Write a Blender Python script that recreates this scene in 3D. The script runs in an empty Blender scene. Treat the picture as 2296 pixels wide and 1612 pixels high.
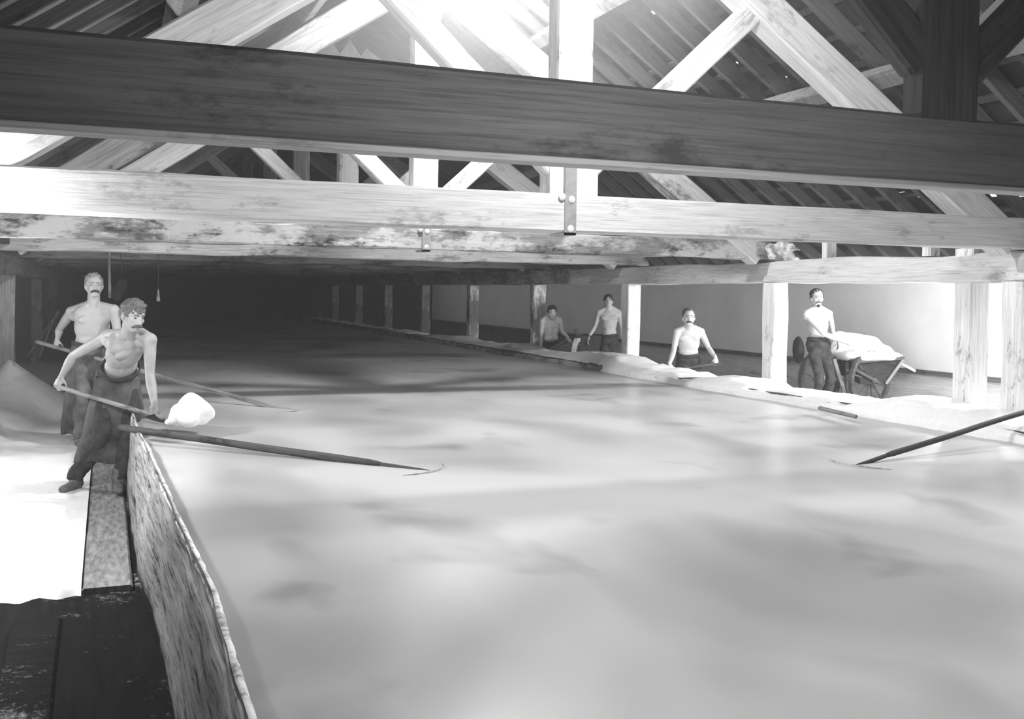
import bpy, bmesh, math, random
from mathutils import Vector, Matrix, noise
random.seed(7)
V = Vector
PI = math.pi
C = bpy.context.scene.collection
SC = bpy.context.scene

# ------------------------------------------------------------------ camera
IW, IH = 2296, 1612
FPX, YAW, PITCH, ROLL, CY0 = 2322.7, .3737, .0276, .0142, 718.8
_F = V((math.sin(YAW)*math.cos(PITCH), math.cos(YAW)*math.cos(PITCH), -math.sin(PITCH)))
_R0 = V((math.cos(YAW), -math.sin(YAW), 0)); _U0 = _R0.cross(_F)
_R = _R0*math.cos(ROLL) + _U0*math.sin(ROLL)
_U = -_R0*math.sin(ROLL) + _U0*math.cos(ROLL)
cam_d = bpy.data.cameras.new('camera')
cam_d.sensor_width = 36; cam_d.lens = 36*FPX/IW
cam_d.shift_y = -(IH/2-CY0)/IW
cam_d.clip_start = .05; cam_d.clip_end = 300
cam = bpy.data.objects.new('camera', cam_d); C.objects.link(cam)
M3 = Matrix((_R, _U, -_F)).transposed()
cam.matrix_world = M3.to_4x4()
SC.camera = cam

def ray(x, y): return _F + _R*((x-IW/2)/FPX) + _U*((CY0-y)/FPX)
def at(x, y, ax, v):
    """the place in the hall seen at a photo pixel, on the plane X/Y/Z = v or at depth D = v"""
    r = ray(x, y)
    return r*(v if ax == 'D' else v/r['XYZ'.index(ax)])

# ------------------------------------------------------------------ world, lamps, exposure
SC.view_settings.view_transform = 'Standard'
SC.view_settings.look = 'None'
SC.view_settings.gamma = 1
SC.view_settings.exposure = -0.08
w = bpy.data.worlds.new('daylight'); SC.world = w; w.use_nodes = True
w.node_tree.nodes['Background'].inputs[0].default_value = (.9, .9, .9, 1)
w.node_tree.nodes['Background'].inputs[1].default_value = 2.0

def lamp(name, loc, power, radius):
    d = bpy.data.lights.new(name, 'POINT'); d.energy = power; d.shadow_soft_size = radius
    o = bpy.data.objects.new(name, d); C.objects.link(o); o.location = loc
    return o
LA = lamp('flash_lamp', (2.75, 4.45, 1.85), 330, .16)       # magnesium flash hung between the first two trusses
LB = lamp('flash_lamp', (-.9, 6.0, .25), 240, .12)         # second flash beside the left walkway
LC = lamp('flash_lamp', (1.25, 1.65, .30), 36, .25)            # added weak fill beside the camera, brightens the near beam's middle
LD = lamp('flash_lamp', (10.2, 6.9, .65), 1250, .2)
LE = lamp('flash_lamp', (2.95, 8.3, 2.72), 620, .15)           # added unseen fill high under the ridge, brightens pan and bank
LH = lamp('flash_lamp', at(2176, 662, 'X', 8.9), 150, .07)    # added fill hidden behind the big right post, for the aisle
LF = lamp('flash_lamp', (-1.7, 9.3, -.3), 130, .15)         # added unseen fill by the left wall, for the men and floor
# the right aisle light is an unseen fill, out of view

FZ = -1.6      # walkway floor
WZ = -1.04     # brine level
ZT = .391      # underside of the tie beams
XK, XP = 2.815, 6.82
SP = 3.35
def YT(n): return 2.748 + (n-1)*SP
NT = 10
SL = .70       # roof slope

# ------------------------------------------------------------------ materials
def mat(name, rough=.8, spec=.3):
    m = bpy.data.materials.new(name); m.use_nodes = True
    nt = m.node_tree; b = nt.nodes['Principled BSDF']
    b.inputs['Roughness'].default_value = rough
    b.inputs['Specular IOR Level'].default_value = spec
    return m, nt, b
def N(nt, t, **k):
    n = nt.nodes.new(t)
    for a, v in k.items():
        if a.startswith('i_'): n.inputs[a[2:].replace('_', ' ')].default_value = v
        else: setattr(n, a, v)
    return n
def ramp(nt, src, stops):
    r = nt.nodes.new('ShaderNodeValToRGB'); e = r.color_ramp.elements
    while len(e) < len(stops): e.new(.5)
    for i, (p, c) in enumerate(stops):
        e[i].position = p; e[i].color = (c, c, c, 1)
    nt.links.new(src, r.inputs[0]); return r.outputs[0]
def coords(nt, scale, kind='Object'):
    tc = nt.nodes.new('ShaderNodeTexCoord'); mp = nt.nodes.new('ShaderNodeMapping')
    mp.inputs['Scale'].default_value = scale
    nt.links.new(tc.outputs[kind], mp.inputs[0]); return mp.outputs[0]
def nz(nt, vec, scale, detail=6, rough=.6, dist=0):
    n = N(nt, 'ShaderNodeTexNoise'); n.inputs['Scale'].default_value = scale
    n.inputs['Detail'].default_value = detail; n.inputs['Roughness'].default_value = rough
    n.inputs['Distortion'].default_value = dist
    nt.links.new(vec, n.inputs['Vector']); return n.outputs['Fac']
def mixc(nt, a, b, f, mode='MIX'):
    m = nt.nodes.new('ShaderNodeMix'); m.data_type = 'RGBA'; m.blend_type = mode
    for s, k in ((a, 6), (b, 7), (f, 0)):
        if isinstance(s, (int, float)):
            m.inputs[k].default_value = s if k == 0 else (s, s, s, 1)
        else: nt.links.new(s, m.inputs[k])
    return m.outputs[2]
def bump(nt, b, h, strength=.3, dist=.01):
    n = nt.nodes.new('ShaderNodeBump'); n.inputs['Strength'].default_value = strength
    n.inputs['Distance'].default_value = dist
    nt.links.new(h, n.inputs['Height']); nt.links.new(n.outputs[0], b.inputs['Normal'])

def wood(name, lo, hi, stain=0., stain_col=.03, rough=.85, patch=None, axis=0, salt=0., pscale=1.0):
    """timber: long grain, optional dark stains, optional pale patches"""
    m, nt, b = mat(name, rough, .2)
    s = [14, 14, 14]; s[axis] = .8
    v = coords(nt, s)
    v2 = coords(nt, (1, 1, 1))
    g = nz(nt, v, 2.2, 8, .65, .3)
    col = ramp(nt, g, [(.3, lo), (.7, hi)])
    s = [60, 60, 60]; s[axis] = 1.2
    fine = ramp(nt, nz(nt, coords(nt, s), 2, 3, .6), [(.36, .55), (.5, 1)])
    col = mixc(nt, col, fine, .55, 'MULTIPLY')
    if patch is not None:
        s = [2.4, 2.4, 2.4]; s[axis] = .9
        p = ramp(nt, nz(nt, coords(nt, s), 1.6*pscale, 7, .72), [(.46, 0), (.54, 1)])
        col = mixc(nt, col, patch, p)
    if stain:
        s = [3, 3, 3]; s[axis] = 1.1
        p = ramp(nt, nz(nt, coords(nt, s), 1.7, 9, .75), [(.56-.12*stain, 0), (.66-.08*stain, 1)])
        col = mixc(nt, col, stain_col, p)
    if salt:
        p = ramp(nt, nz(nt, v2, 9, 8, .75), [(.62-.2*salt, 0), (.68-.2*salt, 1)])
        col = mixc(nt, col, .75, p)
    nt.links.new(col, b.inputs['Base Color'])
    bump(nt, b, g, .35, .012)
    return m
def plain(name, lo, hi, scale=6, rough=.85, bumpd=.0, spec=.3, det=6):
    m, nt, b = mat(name, rough, spec)
    v = coords(nt, (1, 1, 1)); g = nz(nt, v, scale, det, .65)
    nt.links.new(ramp(nt, g, [(.3, lo), (.7, hi)]), b.inputs['Base Color'])
    if bumpd: bump(nt, b, g, .6, bumpd)
    return m

M = {}
M['wood_near'] = wood('rough_sawn_brown_timber', .16, .27, .05, .10)
M['wood_white'] = wood('salt_whitened_timber', .52, .70, .03, .3)
M['wood_pale'] = wood('pale_weathered_timber', .42, .68, .18, .16)
M['wood_patchy'] = wood('flaking_weathered_timber', .14, .28, .32, .03, patch=.44)
M['wood_grey'] = wood('grey_timber', .16, .32, .2, .07)
M['wood_dark'] = wood('dark_tarred_timber', .05, .11, .1, .02)
M['post_white'] = wood('salt_crusted_post_timber', .62, .85, .10, .12, axis=2)
M['post_stain'] = wood('stained_post_timber', .34, .60, .30, .08, axis=2)
M['post_split'] = wood('split_bark_post_timber', .14, .30, .2, .04, axis=2, patch=.72, pscale=.8)
M['post_near'] = wood('dark_near_post_timber', .05, .11, .1, .03, axis=2)
M['post_dark'] = wood('dark_post_timber', .10, .22, .3, .03, axis=2, patch=.30)
M['plate_white'] = wood('salt_crusted_plate_timber', .66, .86, .10, .2, axis=1)
M['plate_grey'] = wood('grey_plate_timber', .15, .3, .3, .05, axis=1, patch=.45)
M['purlin'] = wood('purlin_timber', .09, .19, .1, .05, axis=1)
M['rafter'] = wood('common_rafter_timber', .05, .11, .15, .02)
M['batten'] = wood('batten_timber', .03, .08, .1, .03, axis=1)
m, nt, b = mat('salt_streaked_pan_board', .85, .2)
g1 = nz(nt, coords(nt, (9, .55, 9)), 2.4, 9, .8, .2); g2 = nz(nt, coords(nt, (30, 1.3, 30)), 2.0, 6, .75)
g3 = nz(nt, coords(nt, (1, .5, 1)), 1.1, 3, .5)
c1 = ramp(nt, g1, [(.38, .05), (.46, .58), (.58, .86)]); c2 = ramp(nt, g2, [(.38, .22), (.47, 1)])
c3 = ramp(nt, g3, [(.35, .62), (.6, 1)])
c = mixc(nt, mixc(nt, c1, c2, .8, 'MULTIPLY'), c3, .8, 'MULTIPLY')
nt.links.new(c, b.inputs['Base Color']); bump(nt, b, g1, .5, .015); M['board'] = m
m = None
M['iron'] = plain('grey_iron', .22, .34, 14, .5, .002)
M['iron_dark'] = plain('black_iron', .02, .06, 14, .5, .002)
M['tile'] = plain('dark_roof_tile', .010, .030, 7, .9, .004)
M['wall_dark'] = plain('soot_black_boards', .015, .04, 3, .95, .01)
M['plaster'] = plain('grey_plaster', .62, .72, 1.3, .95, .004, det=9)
M['dado'] = wood('wet_grey_board', .26, .42, .15, .10, axis=1)
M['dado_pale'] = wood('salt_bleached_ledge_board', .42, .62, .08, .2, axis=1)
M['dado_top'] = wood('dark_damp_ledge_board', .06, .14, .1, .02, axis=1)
M['handle'] = wood('worn_handle_wood', .16, .40, .2, .05)
M['handle_dark'] = wood('dark_wet_handle_wood', .03, .12, .2, .02)
M['cloth_dark'] = plain('dark_work_cloth', .015, .06, 16, .95, .006)
M['cloth_grey'] = plain('salt_stained_grey_cloth', .05, .17, 7, .95, .006)
M['apron'] = plain('salt_smeared_apron_canvas', .015, .30, 3.0, .95, .006, det=10)
M['boot'] = plain('worn_boot_leather', .05, .22, 14, .7, .003)
M['hair_dark'] = plain('dark_hair', .012, .05, 60, .6, .004)
M['hair_mid'] = plain('brown_hair', .06, .16, 60, .6, .004)
M['hair_pale'] = plain('short_fair_hair', .20, .34, 70, .6, .003)
M['skin'] = plain('pale_skin', .40, .52, 7, .55, .0015, .35)
M['skin_tan'] = plain('weathered_skin', .32, .46, 9, .55, .0015, .35)
M['eye'] = plain('shaded_eye', .01, .03, 30, .4)
M['floor_r'] = plain('salt_dusted_earth_floor', .5, .74, 2.6, .95, .01, det=10)

# salt
m, nt, b = mat('coarse_salt', .75, .4)
v = coords(nt, (1, 1, 1)); g = nz(nt, v, 24, 6, .7)
nt.links.new(ramp(nt, g, [(.3, .80), (.7, .90)]), b.inputs['Base Color']); bump(nt, b, g, .5, .01); M['salt'] = m
# damp salt with dark dirt specks: the ledge edge
m, nt, b = mat('dirty_salt_crust', .8, .3)
v = coords(nt, (1, 1, 1)); g = nz(nt, v, 9, 9, .75)
nt.links.new(ramp(nt, g, [(.38, .25), (.5, .78), (.7, .86)]), b.inputs['Base Color']); bump(nt, b, g, .5, .012); M['salt_dirty'] = m
# near-black planks with salt specks; the floor's shade is put into the colour
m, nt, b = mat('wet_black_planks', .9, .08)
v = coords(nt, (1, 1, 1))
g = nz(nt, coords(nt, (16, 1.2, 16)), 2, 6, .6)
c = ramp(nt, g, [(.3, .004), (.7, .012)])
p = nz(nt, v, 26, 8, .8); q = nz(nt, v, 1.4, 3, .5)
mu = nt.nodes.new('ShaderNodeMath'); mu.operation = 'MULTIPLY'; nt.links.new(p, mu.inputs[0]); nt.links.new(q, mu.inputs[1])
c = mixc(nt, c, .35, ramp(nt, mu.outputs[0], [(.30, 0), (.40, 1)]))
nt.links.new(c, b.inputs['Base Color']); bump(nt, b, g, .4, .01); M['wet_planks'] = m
# plank with thin ribbed salt
m, nt, b = mat('salt_dusted_plank', .8, .3)
g = nz(nt, coords(nt, (5, 22, 5)), 1.5, 8, .7)
nt.links.new(ramp(nt, g, [(.32, .10), (.5, .24), (.66, .38)]), b.inputs['Base Color']); bump(nt, b, g, .4, .01); M['dusted'] = m
# brine: cloudy grey water with scum clouds and dark roof reflections painted in, glossy film
m, nt, b = mat('cloudy_brine', .11, .35)
v = coords(nt, (1, 1, 1))
big = nz(nt, coords(nt, (1.0, .6, 1)), .9, 2, .45, .3)
col = ramp(nt, big, [(.30, .32), (.55, .52)])
roof_refl = ramp(nt, nz(nt, coords(nt, (1.0, .7, 1)), 1.25, 3, .5, .4), [(.30, .45), (.40, 1)])
col = mixc(nt, col, roof_refl, .6, 'MULTIPLY')
nt.links.new(col, b.inputs['Base Color'])
r = nt.nodes.new('ShaderNodeMapRange'); nt.links.new(big, r.inputs[0])
r.inputs[1].default_value = .3; r.inputs[2].default_value = .7; r.inputs[3].default_value = .28; r.inputs[4].default_value = .40
nt.links.new(r.outputs[0], b.inputs['Roughness'])
bump(nt, b, nz(nt, coords(nt, (1, .6, 1)), 2.2, 3, .5), .10, .05)
M['brine'] = m
# steam
m = bpy.data.materials.new('steam'); m.use_nodes = True; nt = m.node_tree
for n in list(nt.nodes):
    if n.type != 'OUTPUT_MATERIAL': nt.nodes.remove(n)
vs = nt.nodes.new('ShaderNodeVolumeScatter'); vs.inputs['Density'].default_value = .005; vs.inputs['Anisotropy'].default_value = .3
vs.inputs['Color'].default_value = (1, 1, 1, 1)
nt.links.new(vs.outputs[0], [n for n in nt.nodes if n.type == 'OUTPUT_MATERIAL'][0].inputs['Volume'])
M['steam'] = m
m2 = m.copy(); m2.name = 'steam_thick'; M['steam_thick'] = m2
[n for n in m2.node_tree.nodes if n.type == 'VOLUME_SCATTER'][0].inputs['Density'].default_value = .055

# ------------------------------------------------------------------ helpers
def setp(o, label=None, cat=None, group=None, kind=None):
    if label: o['label'] = label
    if cat: o['category'] = cat
    if group: o['group'] = group
    if kind: o['kind'] = kind
    return o
def obj(name, bm, m, parent=None, smooth=False):
    me = bpy.data.meshes.new(name); bm.normal_update(); bm.to_mesh(me); bm.free()
    if m: me.materials.append(M[m] if isinstance(m, str) else m)
    if smooth:
        for p in me.polygons: p.use_smooth = True
    o = bpy.data.objects.new(name, me); C.objects.link(o)
    if parent: o.parent = parent
    return o
def thing(name, label, cat, loc=(0, 0, 0), group=None):
    o = bpy.data.objects.new(name, None); C.objects.link(o); o.location = loc
    o.empty_display_size = .1
    return setp(o, label, cat, group)
def origin_to(o, loc):
    """move a mesh object's origin without moving its geometry"""
    loc = V(loc); o.data.transform(Matrix.Translation(-loc)); o.location = loc
def dup(root, loc, label=None, group=None):
    r = root.copy(); C.objects.link(r); r.location = loc
    if label: r['label'] = label
    if group: r['group'] = group
    for ch in list(root.children):
        c = ch.copy(); C.objects.link(c); c.parent = r
        for g in ch.children:
            d = g.copy(); C.objects.link(d); d.parent = c
    return r
def box(bm, lo, hi, mtx=None):
    vs = [bm.verts.new((x, y, z)) for x in (lo[0], hi[0]) for y in (lo[1], hi[1]) for z in (lo[2], hi[2])]
    if mtx: 
        for v_ in vs: v_.co = mtx @ v_.co
    for f in ((0, 1, 3, 2), (4, 6, 7, 5), (0, 4, 5, 1), (2, 3, 7, 6), (0, 2, 6, 4), (1, 5, 7, 3)):
        bm.faces.new([vs[i] for i in f])
    return vs
def timber(name, a, b_, wd, ht, m, parent=None, up=(0, 0, 1), wob=.006, seg=.12, ends=0., seed=0, bev=.012):
    """a squared timber from a to b_, local X along it; edges chamfered and a little uneven. Built in its own frame."""
    a, b_ = V(a), V(b_); L = (b_-a).length
    x = (b_-a).normalized(); y = V(up).cross(x).normalized(); z = x.cross(y)
    bm = bmesh.new(); n = max(2, int(L/seg))
    prof = []
    hw, hh = wd/2, ht/2
    for sx, sy in ((-1, -1), (1, -1), (1, 1), (-1, 1)):
        if sx*sy > 0: prof += [(sx*hw, sy*(hh-bev)), (sx*(hw-bev), sy*hh)]
        else: prof += [(sx*(hw-bev), sy*hh), (sx*hw, sy*(hh-bev))]
    rings = []
    off = V((seed*7.3+a.x, a.y*1.7, a.z*2.1))
    for i in range(n+1):
        t = i/n*L; ring = []
        for (py, pz) in prof:
            q = V((t*1.4, py*9, pz*9))+off
            dy = noise.noise(q)*wob*2; dz = noise.noise(q+V((9, 4, 2)))*wob*2
            dx = (noise.noise(q*2.2+V((1, 8, 3)))*ends if i in (0, n) else 0)
            ring.append(bm.verts.new((t+dx, py+dy, pz+dz)))
        rings.append(ring)
    k = len(prof)
    for i in range(n):
        for j in range(k):
            bm.faces.new((rings[i][j], rings[i+1][j], rings[i+1][(j+1) % k], rings[i][(j+1) % k]))
    bm.faces.new(list(reversed(rings[0]))); bm.faces.new(rings[-1])
    bmesh.ops.recalc_face_normals(bm, faces=bm.faces)
    o = obj(name, bm, m, None)
    mw = Matrix((x, y, z)).transposed().to_4x4(); mw.translation = a
    if parent:
        o.parent = parent; mw = Matrix.Translation(-V(parent.location)) @ mw
    o.matrix_basis = mw
    return o
def post(name, x, y, z0, z1, wx, wy, m, wob=.008, seed=0, parent=None, top_wob=0):
    bm = bmesh.new(); n = max(3, int((z1-z0)/.08)); rings = []
    bev = .014
    prof = []
    for sx, sy in ((-1, -1), (1, -1), (1, 1), (-1, 1)):
        if sx*sy > 0: prof += [(sx*wx/2, sy*(wy/2-bev)), (sx*(wx/2-bev), sy*wy/2)]
        else: prof += [(sx*(wx/2-bev), sy*wy/2), (sx*wx/2, sy*(wy/2-bev))]
    for i in range(n+1):
        z = z0+(z1-z0)*i/n; ring = []
        for p in prof:
            q = V((p[0]*9, p[1]*9, z*1.5+seed*5.1))
            ring.append(bm.verts.new((p[0]+noise.noise(q)*wob*2, p[1]+noise.noise(q+V((5, 5, 5)))*wob*2, z-z0)))
        rings.append(ring)
    k = len(prof)
    for i in range(n):
        for j in range(k):
            bm.faces.new((rings[i][j], rings[i][(j+1) % k], rings[i+1][(j+1) % k], rings[i+1][j]))
    bm.faces.new(list(reversed(rings[0]))); bm.faces.new(rings[-1])
    bmesh.ops.recalc_face_normals(bm, faces=bm.faces)
    o = obj(name, bm, m)
    o.location = (x, y, z0)
    if parent: o.parent = parent; o.location = V((x, y, z0))-V(parent.location)
    return o
def frame_of(d, hint=(0, 0, 1)):
    x = V(d).normalized(); h = V(hint)
    if abs(x.dot(h.normalized())) > .98: h = V((0, 1, 0))
    y = h.cross(x).normalized(); return x, y, x.cross(y)
def capsule(bm, a, b_, r0, r1, seg=10, flat=1.0, hint=(0, 0, 1)):
    a, b_ = V(a), V(b_)
    if (b_-a).length < 1e-5: b_ = a+V((0, 0, 1e-3))
    x, y, z = frame_of(b_-a, hint); L = (b_-a).length
    rows = []
    for k in range(4): t = -PI/2+PI/2*(k/4.0+.08*(k == 0)); rows.append((math.sin(t)*r0, math.cos(t)*r0))
    rows += [(0, r0), (L*.5, (r0+r1)/2), (L, r1)]
    for k in range(1, 5): t = PI/2*(k/4.0-.08*(k == 4)); rows.append((L+math.sin(t)*r1, math.cos(t)*r1))
    rings = []
    for (s, r) in rows:
        rings.append([bm.verts.new(a+x*s+y*(math.cos(2*PI*j/seg)*r)+z*(math.sin(2*PI*j/seg)*r*flat)) for j in range(seg)])
    for i in range(len(rings)-1):
        for j in range(seg):
            bm.faces.new((rings[i][j], rings[i][(j+1) % seg], rings[i+1][(j+1) % seg], rings[i+1][j]))
    bm.faces.new(list(reversed(rings[0]))); bm.faces.new(rings[-1])
def ellip(bm, c, ax, rad, sub=3):
    """ax: three unit axes, rad: three radii"""
    r = bmesh.ops.create_icosphere(bm, subdivisions=sub, radius=1)
    c = V(c)
    for v_ in r['verts']:
        p = v_.co.copy(); v_.co = c+ax[0]*(p.x*rad[0])+ax[1]*(p.y*rad[1])+ax[2]*(p.z*rad[2])
def remeshed(name, bm, m, parent, vox, smooth=3, disp=0, dscale=8):
    """one continuous skin over all the shapes in bm"""
    bmesh.ops.recalc_face_normals(bm, faces=bm.faces)
    me = bpy.data.meshes.new('tmp'); bm.to_mesh(me); bm.free()
    o = bpy.data.objects.new('tmp', me); C.objects.link(o)
    md = o.modifiers.new('r', 'REMESH'); md.mode = 'VOXEL'; md.voxel_size = vox; md.use_smooth_shade = True
    if smooth:
        ms = o.modifiers.new('s', 'SMOOTH'); ms.factor = .5; ms.iterations = smooth
    dg = bpy.context.evaluated_depsgraph_get(); dg.update()
    me2 = bpy.data.meshes.new_from_object(o.evaluated_get(dg))
    bpy.data.objects.remove(o); bpy.data.meshes.remove(me)
    me2.name = name
    if disp:
        nrm = [v_.normal.copy() for v_ in me2.vertices]
        for v_, n_ in zip(me2.vertices, nrm):
            v_.co += n_*(disp*noise.fractal(v_.co*dscale, 1.0, 2.0, 4))
    me2.materials.clear(); me2.materials.append(M[m])
    for p in me2.polygons: p.use_smooth = True
    o = bpy.data.objects.new(name, me2); C.objects.link(o)
    if parent: o.parent = parent; me2.transform(Matrix.Translation(-V(parent.location)))
    return o
def rod(name, a, b_, r, m, parent=None, r2=None, seg=12, wob=0.):
    """a round handle, local X along it"""
    a, b_ = V(a), V(b_); x, y, z = frame_of(b_-a); L = (b_-a).length
    bm = bmesh.new(); n = max(2, int(L/.06)); rings = []
    r2 = r if r2 is None else r2
    for i in range(n+1):
        t = i/n; rr = r+(r2-r)*t
        if i in (0, n): rr *= .8
        oy, oz = noise.noise(V((t*3, a.x, 1)))*wob, noise.noise(V((t*3, a.x, 7)))*wob
        rings.append([bm.verts.new((L*t, oy+math.cos(2*PI*j/seg)*rr, oz+math.sin(2*PI*j/seg)*rr)) for j in range(seg)])
    for i in range(n):
        for j in range(seg):
            bm.faces.new((rings[i][j], rings[i+1][j], rings[i+1][(j+1) % seg], rings[i][(j+1) % seg]))
    bm.faces.new(list(reversed(rings[0]))); bm.faces.new(rings[-1])
    bmesh.ops.recalc_face_normals(bm, faces=bm.faces)
    o = obj(name, bm, m, None, True)
    mw = Matrix((x, y, z)).transposed().to_4x4(); mw.translation = a
    if parent: o.parent = parent; mw = Matrix.Translation(-V(parent.location)) @ mw
    o.matrix_basis = mw
    return o
def grid(name, fx, nu, nv, m, parent=None, thick=0, kind=None, smooth=True):
    """surface from a function of (u, v) in 0..1"""
    bm = bmesh.new()
    g_ = [[bm.verts.new(fx(i/nu, j/nv)) for j in range(nv+1)] for i in range(nu+1)]
    for i in range(nu):
        for j in range(nv):
            bm.faces.new((g_[i][j], g_[i+1][j], g_[i+1][j+1], g_[i][j+1]))
    if thick:
        bmesh.ops.solidify(bm, geom=bm.faces[:], thickness=thick)
    bmesh.ops.recalc_face_normals(bm, faces=bm.faces)
    o = obj(name, bm, m, parent, smooth)
    if kind: o['kind'] = kind
    return o
def slab(name, lo, hi, m, kind='structure', parent=None):
    bm = bmesh.new(); box(bm, lo, hi); bmesh.ops.recalc_face_normals(bm, faces=bm.faces)
    o = obj(name, bm, m, parent)
    if kind: o['kind'] = kind
    return o

# ------------------------------------------------------------------ the setting
YE = 36.0
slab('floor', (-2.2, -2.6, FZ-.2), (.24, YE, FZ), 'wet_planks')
o = slab('floor', (6.30, -2.6, FZ-.2), (11.2, YE, FZ), 'floor_r')
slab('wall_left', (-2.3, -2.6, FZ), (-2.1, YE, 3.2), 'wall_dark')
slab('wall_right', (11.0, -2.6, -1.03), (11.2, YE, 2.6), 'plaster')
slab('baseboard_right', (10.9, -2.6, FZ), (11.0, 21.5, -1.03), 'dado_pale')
slab('baseboard_right', (10.9, 21.5, FZ), (11.0, YE, -1.03), 'dado_top')  # far stretch of the same board, in a darker tone
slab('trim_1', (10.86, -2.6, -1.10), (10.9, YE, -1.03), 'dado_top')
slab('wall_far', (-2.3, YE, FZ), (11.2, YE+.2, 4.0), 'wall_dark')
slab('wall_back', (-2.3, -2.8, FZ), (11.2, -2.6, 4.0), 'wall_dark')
slab('floor', (.26, -2.6, FZ-.2), (6.30, YE, FZ-.1), 'wall_dark')       # pan bottom

# roof slopes: tiles on battens on common rafters
ROOF_C = .17      # rise of the rafter line above the principal's top edge
def roofz(x, c=0.): return 1.376 + c - SL*(abs(x-XK)-(5.33-XK))
cs, sn = math.cos(math.atan(SL)), math.sin(math.atan(SL))
def on_roof(px, py, c):
    r = ray(px, py); k = 5.33
    t = (1.376+c+SL*k)/(r.z+SL*r.x); return r*t
HOLES = [(on_roof(x, y, .24), s) for x, y, s in (
    (1945, 100, (.05, .30)), (1958, 110, (.05, .12)), (1998, 152, (.06, .09)), (2020, 178, (.04, .26)), (1914, 64, (.04, .04)),
    (1652, 185, (.06, .05)), (1668, 200, (.05, .05)), (1762, 218, (.05, .05)), (1784, 162, (.03, .03)), (1726, 150, (.05, .05)),
    (1712, 138, (.05, .04)), (1822, 203, (.03, .03)), (1592, 17, (.04, .04)), (1565, 28, (.04, .04)), (1464, 73, (.05, .05)),
    (1556, 90, (.03, .03)), (1576, 178, (.03, .03)), (1385, 160, (.05, .05)), (1610, 384, (.05, .08)), (1632, 396, (.04, .20)),
    (1682, 393, (.05, .08)), (1510, 415, (.04, .04)), (2024, 478, (.09, .07)), (2062, 482, (.09, .07)), (2098, 473, (.09, .06)),
    (2128, 487, (.08, .06)), (2215, 472, (.08, .20)), (2252, 461, (.06, .06)), (2285, 476, (.16, .14)), (1206, 400, (.05, .05)))]
def tiles(name, side):
    bm = bmesh.new(); dy, ds = .24, .30
    ny = int((YE+2.6)/dy)+1; slen = 5.45; nr = int(slen/ds)+1
    for r in range(nr):
        for k in range(ny):
            y0 = -2.6+k*dy+(r % 2)*dy*.5-dy*.25; y1 = y0+dy-.002
            s0 = r*ds; s1 = s0+ds+.03
            segs = [(y0, y1, s0, s1)]
            if side > 0:
                for (h, (hw, hs)) in HOLES:
                    hsl = (h.x-XK)/cs
                    new = []
                    for (a, b_, c, d) in segs:
                        ha, hb, hc, hd = h.y-hw/2, h.y+hw/2, hsl-hs/2, hsl+hs/2
                        if hb <= a or ha >= b_ or hd <= c or hc >= d: new.append((a, b_, c, d)); continue
                        if ha > a: new.append((a, ha, c, d))
                        if hb < b_: new.append((hb, b_, c, d))
                        if hc > c: new.append((max(a, ha), min(b_, hb), c, hc))
                        if hd < d: new.append((max(a, ha), min(b_, hb), hd, d))
                    segs = new
            lift = random.uniform(0, .006)
            for (a, b_, c, d) in segs:
                def P3(y, s, hgt):
                    t = (s-s0)/(s1-s0)
                    n_ = .31-.008*(1-t)*2+.012*(1-t)+hgt+lift - .02*t
                    return V((XK+side*(s*cs), y, roofz(XK+s*cs, .1)+.0+n_))
                lo_ = [bm.verts.new(P3(y, s, 0)) for y, s in ((a, c), (b_, c), (b_, d), (a, d))]
                up_ = [bm.verts.new(P3(y, s, .014)) for y, s in ((a, c), (b_, c), (b_, d), (a, d))]
                bm.faces.new(lo_); bm.faces.new(list(reversed(up_)))
                for i in range(4): bm.faces.new((lo_[i], up_[i], up_[(i+1) % 4], lo_[(i+1) % 4]))
    bmesh.ops.recalc_face_normals(bm, faces=bm.faces)
    o = obj(name, bm, 'tile'); o['kind'] = 'structure'; return o
ceil_r = tiles('ceiling_right', 1)
ceil_l = tiles('ceiling_left', -1)
for side, par in ((1, ceil_r), (-1, ceil_l)):
    for r in range(18):
        s = .05+r*.30
        x = XK+side*s*cs; z = roofz(XK+s*cs, .1)+.275
        timber('batten', (x, -2.5, z), (x, YE-.05, z), .055, .03, 'batten', par, up=(side*sn, 0, cs), wob=.004, seg=.5, bev=.004)
# flat-pitched roof over the right aisle, unseen; underside made pale to bounce light
grid('ceiling_aisle', lambda u, v: (6.95+u*4.3, -2.6+v*(YE+2.6), .62+u*1.5), 4, 40, 'plaster', thick=.05, kind='structure')
slab('ceiling_edge', (-2.3, -2.6, .45), (-1.0, YE, .55), 'tile')

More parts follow.
